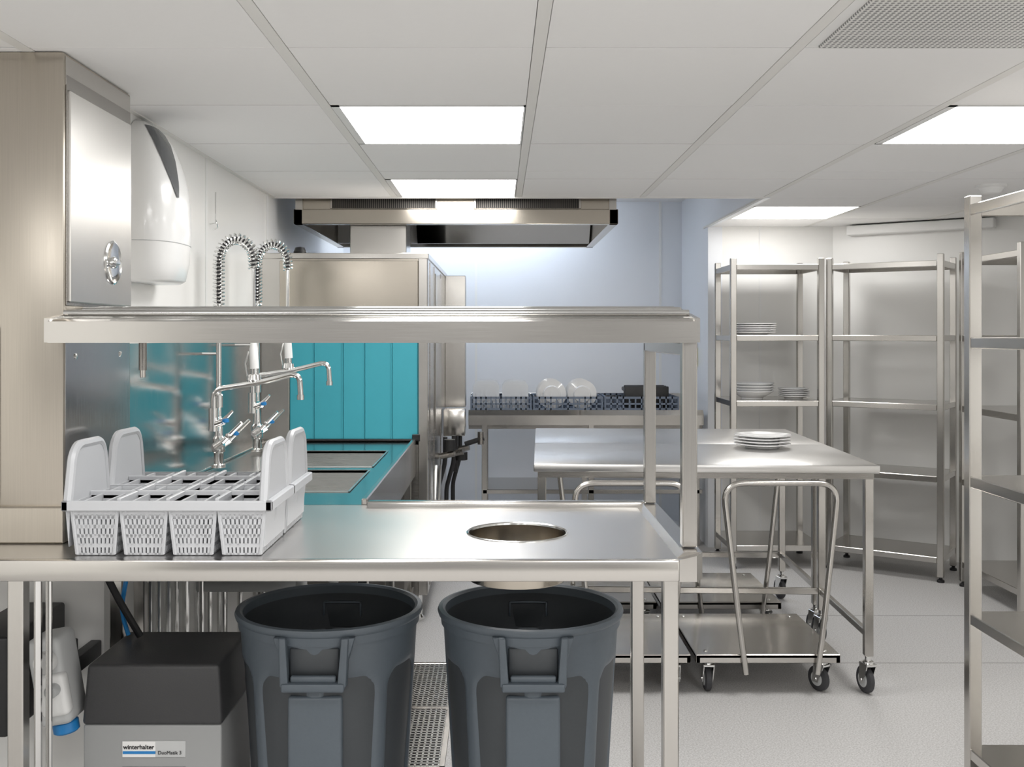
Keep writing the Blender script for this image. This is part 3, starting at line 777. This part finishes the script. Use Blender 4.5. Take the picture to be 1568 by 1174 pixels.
def label(txt, x, z, size, bold=False):
    cu = bpy.data.curves.new("label_text", 'FONT'); cu.body = txt; cu.size = size; cu.extrude = .0004
    if bold: cu.offset = .0004
    cu.materials.append(M_BLACK)
    o = bpy.data.objects.new("label_text", cu); COL.objects.link(o); o.parent = so
    o.location = Vector((x, sy0-.0009, z))-so.location; o.rotation_euler = (math.pi/2, 0, 0)
label("winterhalter", sx0+.119, .326, .0175, True); label("DuoMatik 3", sx1-.183, .311, .014)

# ---------------------------------------------------------------- dosing unit, hoses and plumbing
b = B()
dm = Matrix.Translation((-1.262, 2.87, .53)) @ Matrix.Rotation(math.radians(-10), 4, 'Y')
b.box(-.05, .045, -.03, .10, -.13, .12, M_LGREY, .02, dm)
b.box(-.03, .05, -.045, .0, -.10, .02, M_WHITE, .015, dm)
k0 = len(b.v); b.lathe([(0,-.07),(.028,-.07),(.03,-.06),(.03,-.045),(.022,-.04),(0,-.04)], (.015,0,.06), M_WHITE, 'y', 24)
b.lathe([(0,-.075),(.016,-.075),(.018,-.07),(.018,-.045)], (.022,0,-.02), M_LGREY, 'y', 20)
b.lathe([(.030,-.165),(.036,-.16),(.036,-.135),(.03,-.13)], (.0,.03,0), M_BLUE, 'z', 20)
for i in range(k0, len(b.v)): b.v[i] = dm @ b.v[i]
b.box(-1.30, -1.25, 2.96, 3.02, .46, .60, M_DGREY, .005)
b.box(-1.30, -1.265, 3.01, 3.235, .48, .53, M_DGREY, .005)
b.done("chemical_dosing_unit")
b = B(); b.box(-1.52, -1.365, 2.82, 3.2, .38, .66, M_BLACK, .01)
b.box(-1.48, -1.40, 3.19, 3.235, .45, .6, M_DKS, .005); b.done("electrical_junction_box")

b = B()
pr_ = random.Random(9)
for xx, yy, r_ in ((-1.215, 3.52, .011), (-1.21, 3.60, .009), (-1.21, 3.70, .012), (-1.21, 3.80, .010), (-1.21, 3.92, .013), (-1.17, 3.99, .010), (-1.21, 4.08, .010), (-1.2, 4.2, .013), (-1.16, 4.28, .010), (-1.2, 4.37, .012), (-1.15, 4.5, .012)):
    b.tube([(xx, yy, 0), (xx, yy, .925)], r_, M_CHR, 10)
    zz = .62+.16*pr_.random()
    b.lathe([(.016,0),(.021,.01),(.021,.04),(.016,.05)], (xx, yy, zz), M_CHR, 'z', 14)
    b.tube([(xx, yy, zz+.06), (xx+.045, yy-.02, zz+.06)], .014, M_CHR if pr_.random() < .5 else M_DKS, 10)
    b.tube([(xx+.035, yy-.03, zz+.04), (xx+.035, yy-.03, zz+.11)], .008, M_BLUE if pr_.random() < .25 else M_BLACK, 8)
b.tube([(-1.0, 4.3, 0), (-1.0, 4.3, .68)], .010, M_CHR, 10)
b.tube(fillet([(-1.22, 3.5, .65), (-1.22, 4.6, .65)], .02), .010, M_CHR, 10)
b.tube(fillet([(-1.19, 3.62, .74), (-1.19, 4.4, .74)], .02), .009, M_CHR, 10)
b.tube(fillet([(-1.2, 4.2, .56), (-1.2, 5.0, .56)], .02), .016, M_LGREY, 10)
for dy in (3.90, 4.59):
    b.tube(fillet([(-.76, dy, .685), (-.76, dy, .40), (-.76, dy+.12, .36), (-.76, dy+.14, .50), (-1.2, dy+.14, .50)], .05), .022, M_LGREY, 14)
b.done("sink_plumbing")
def hose(pts, r, mat, name):
    P = [Vector(p) for p in pts]; out = []
    P2 = [P[0]]+P+[P[-1]]
    for i in range(1, len(P2)-2):
        for k in range(12):
            t = k/12; p0, p1, p2, p3 = P2[i-1:i+3]
            out.append(.5*((2*p1)+(p2-p0)*t+(2*p0-5*p1+4*p2-p3)*t*t+(3*p1-p0-3*p2+p3)*t**3))
    out.append(P[-1]); b = B(); b.tube(out, r, mat, 10); b.done(name)
hose([(-1.20, 3.02, .925), (-1.195, 3.05, .82), (-1.165, 3.1, .70), (-1.11, 3.14, .57)], .011, M_BLACK, "black_hose")
hose([(-1.13, 3.12, .925), (-1.14, 3.13, .80), (-1.165, 3.14, .66), (-1.15, 3.15, .57)], .007, M_BLUE, "blue_hose")
hose([(-1.262, 2.78, 0.0), (-1.262, 2.78, .45), (-1.262, 2.78, .925)], .011, M_CHR, "steel_pipe")
hose([(-1.232, 2.78, 0.0), (-1.232, 2.78, .2), (-1.232, 2.78, .925)], .009, M_CHR, "steel_pipe")

# ---------------------------------------------------------------- floor drain
b = B(); gx0, gx1, gy0, gy1 = -.44, -.19, 3.50, 4.64
for a in ((gx0, gx1, gy0, gy0+.02), (gx0, gx1, gy1-.02, gy1), (gx0, gx0+.02, gy0, gy1), (gx1-.02, gx1, gy0, gy1)): b.box(*a, 0.0002, .006, M_ST, .001)
b.box(gx0, gx1, gy0, gy1, .0002, .001, M_BLACK)
nx = 12; ny = 48
for i in range(1, nx): x = gx0+(gx1-gx0)*i/nx; b.box(x-.0035, x+.0035, gy0, gy1, .001, .005, M_BOWL)
for j in range(1, ny): y = gy0+(gy1-gy0)*j/ny; b.box(gx0, gx1, y-.0035, y+.0035, .001, .005, M_BOWL)
b.box(gx0, gx1, (gy0+gy1)/2-.012, (gy0+gy1)/2+.012, .001, .0065, M_ST)
b.done("floor_drain_grate")

# ---------------------------------------------------------------- small fittings
b = B(); b.lathe([(.075,0),(.075,-.012),(.06,-.016),(.045,-.04),(.035,-.045),(0,-.047)], (2.50, 5.17, CZ), M_FRAME, 'z', 32); b.done("smoke_detector")
b = B()
dv = Vector((1.15, -.805, 0)).normalized()
nn = Vector((-.805, -1.15, 0)).normalized()
P0 = Vector((2.35, 7.17, 0))+nn*.002
a_, q_ = P0+dv*.12, P0+dv*1.05
vs = []
for zz in (2.185, 2.25):
    for p in (a_, q_, q_+nn*.10, a_+nn*.10): vs.append((p.x, p.y, zz))
b.hexa(vs, None, M_FRAME, .01); b.done("wall_trunking_box")
b = B(); b.box(1.452, 1.4695, 7.55, 7.68, 1.26, 1.40, M_YEL, .004); b.box(1.448, 1.453, 7.57, 7.66, 1.30, 1.34, M_BLACK, .001); b.done("wall_switch_sign")
b = B(); b.tube([(-1.2595, 4.42, 1.98), (-1.235, 4.42, 1.985), (-1.235, 4.42, 2.08), (-1.24, 4.44, 2.12)], .003, M_CHR, 8)
b.tube([(-1.235, 4.42, 2.0), (-1.235, 4.46, 1.97), (-1.2595, 4.47, 1.96)], .003, M_CHR, 8); b.done("wall_hook")

# ---------------------------------------------------------------- world + camera
w = bpy.data.worlds.new("world"); S.world = w; w.use_nodes = True
w.node_tree.nodes["Background"].inputs[0].default_value = (1, .985, .96, 1); w.node_tree.nodes["Background"].inputs[1].default_value = .42
cd = bpy.data.cameras.new("camera"); co = bpy.data.objects.new("camera", cd); COL.objects.link(co)
co.location = (0, 0, 1.5); co.rotation_euler = (math.pi/2, 0, 0)
cd.sensor_width = 36; cd.lens = 36*1557/1568; cd.shift_x = 19/1568; cd.shift_y = -75/1568; cd.clip_start = .05
S.camera = co
S.view_settings.view_transform = 'Standard'; S.view_settings.look = 'None'
S.view_settings.exposure = 0.0; S.view_settings.gamma = 1.0
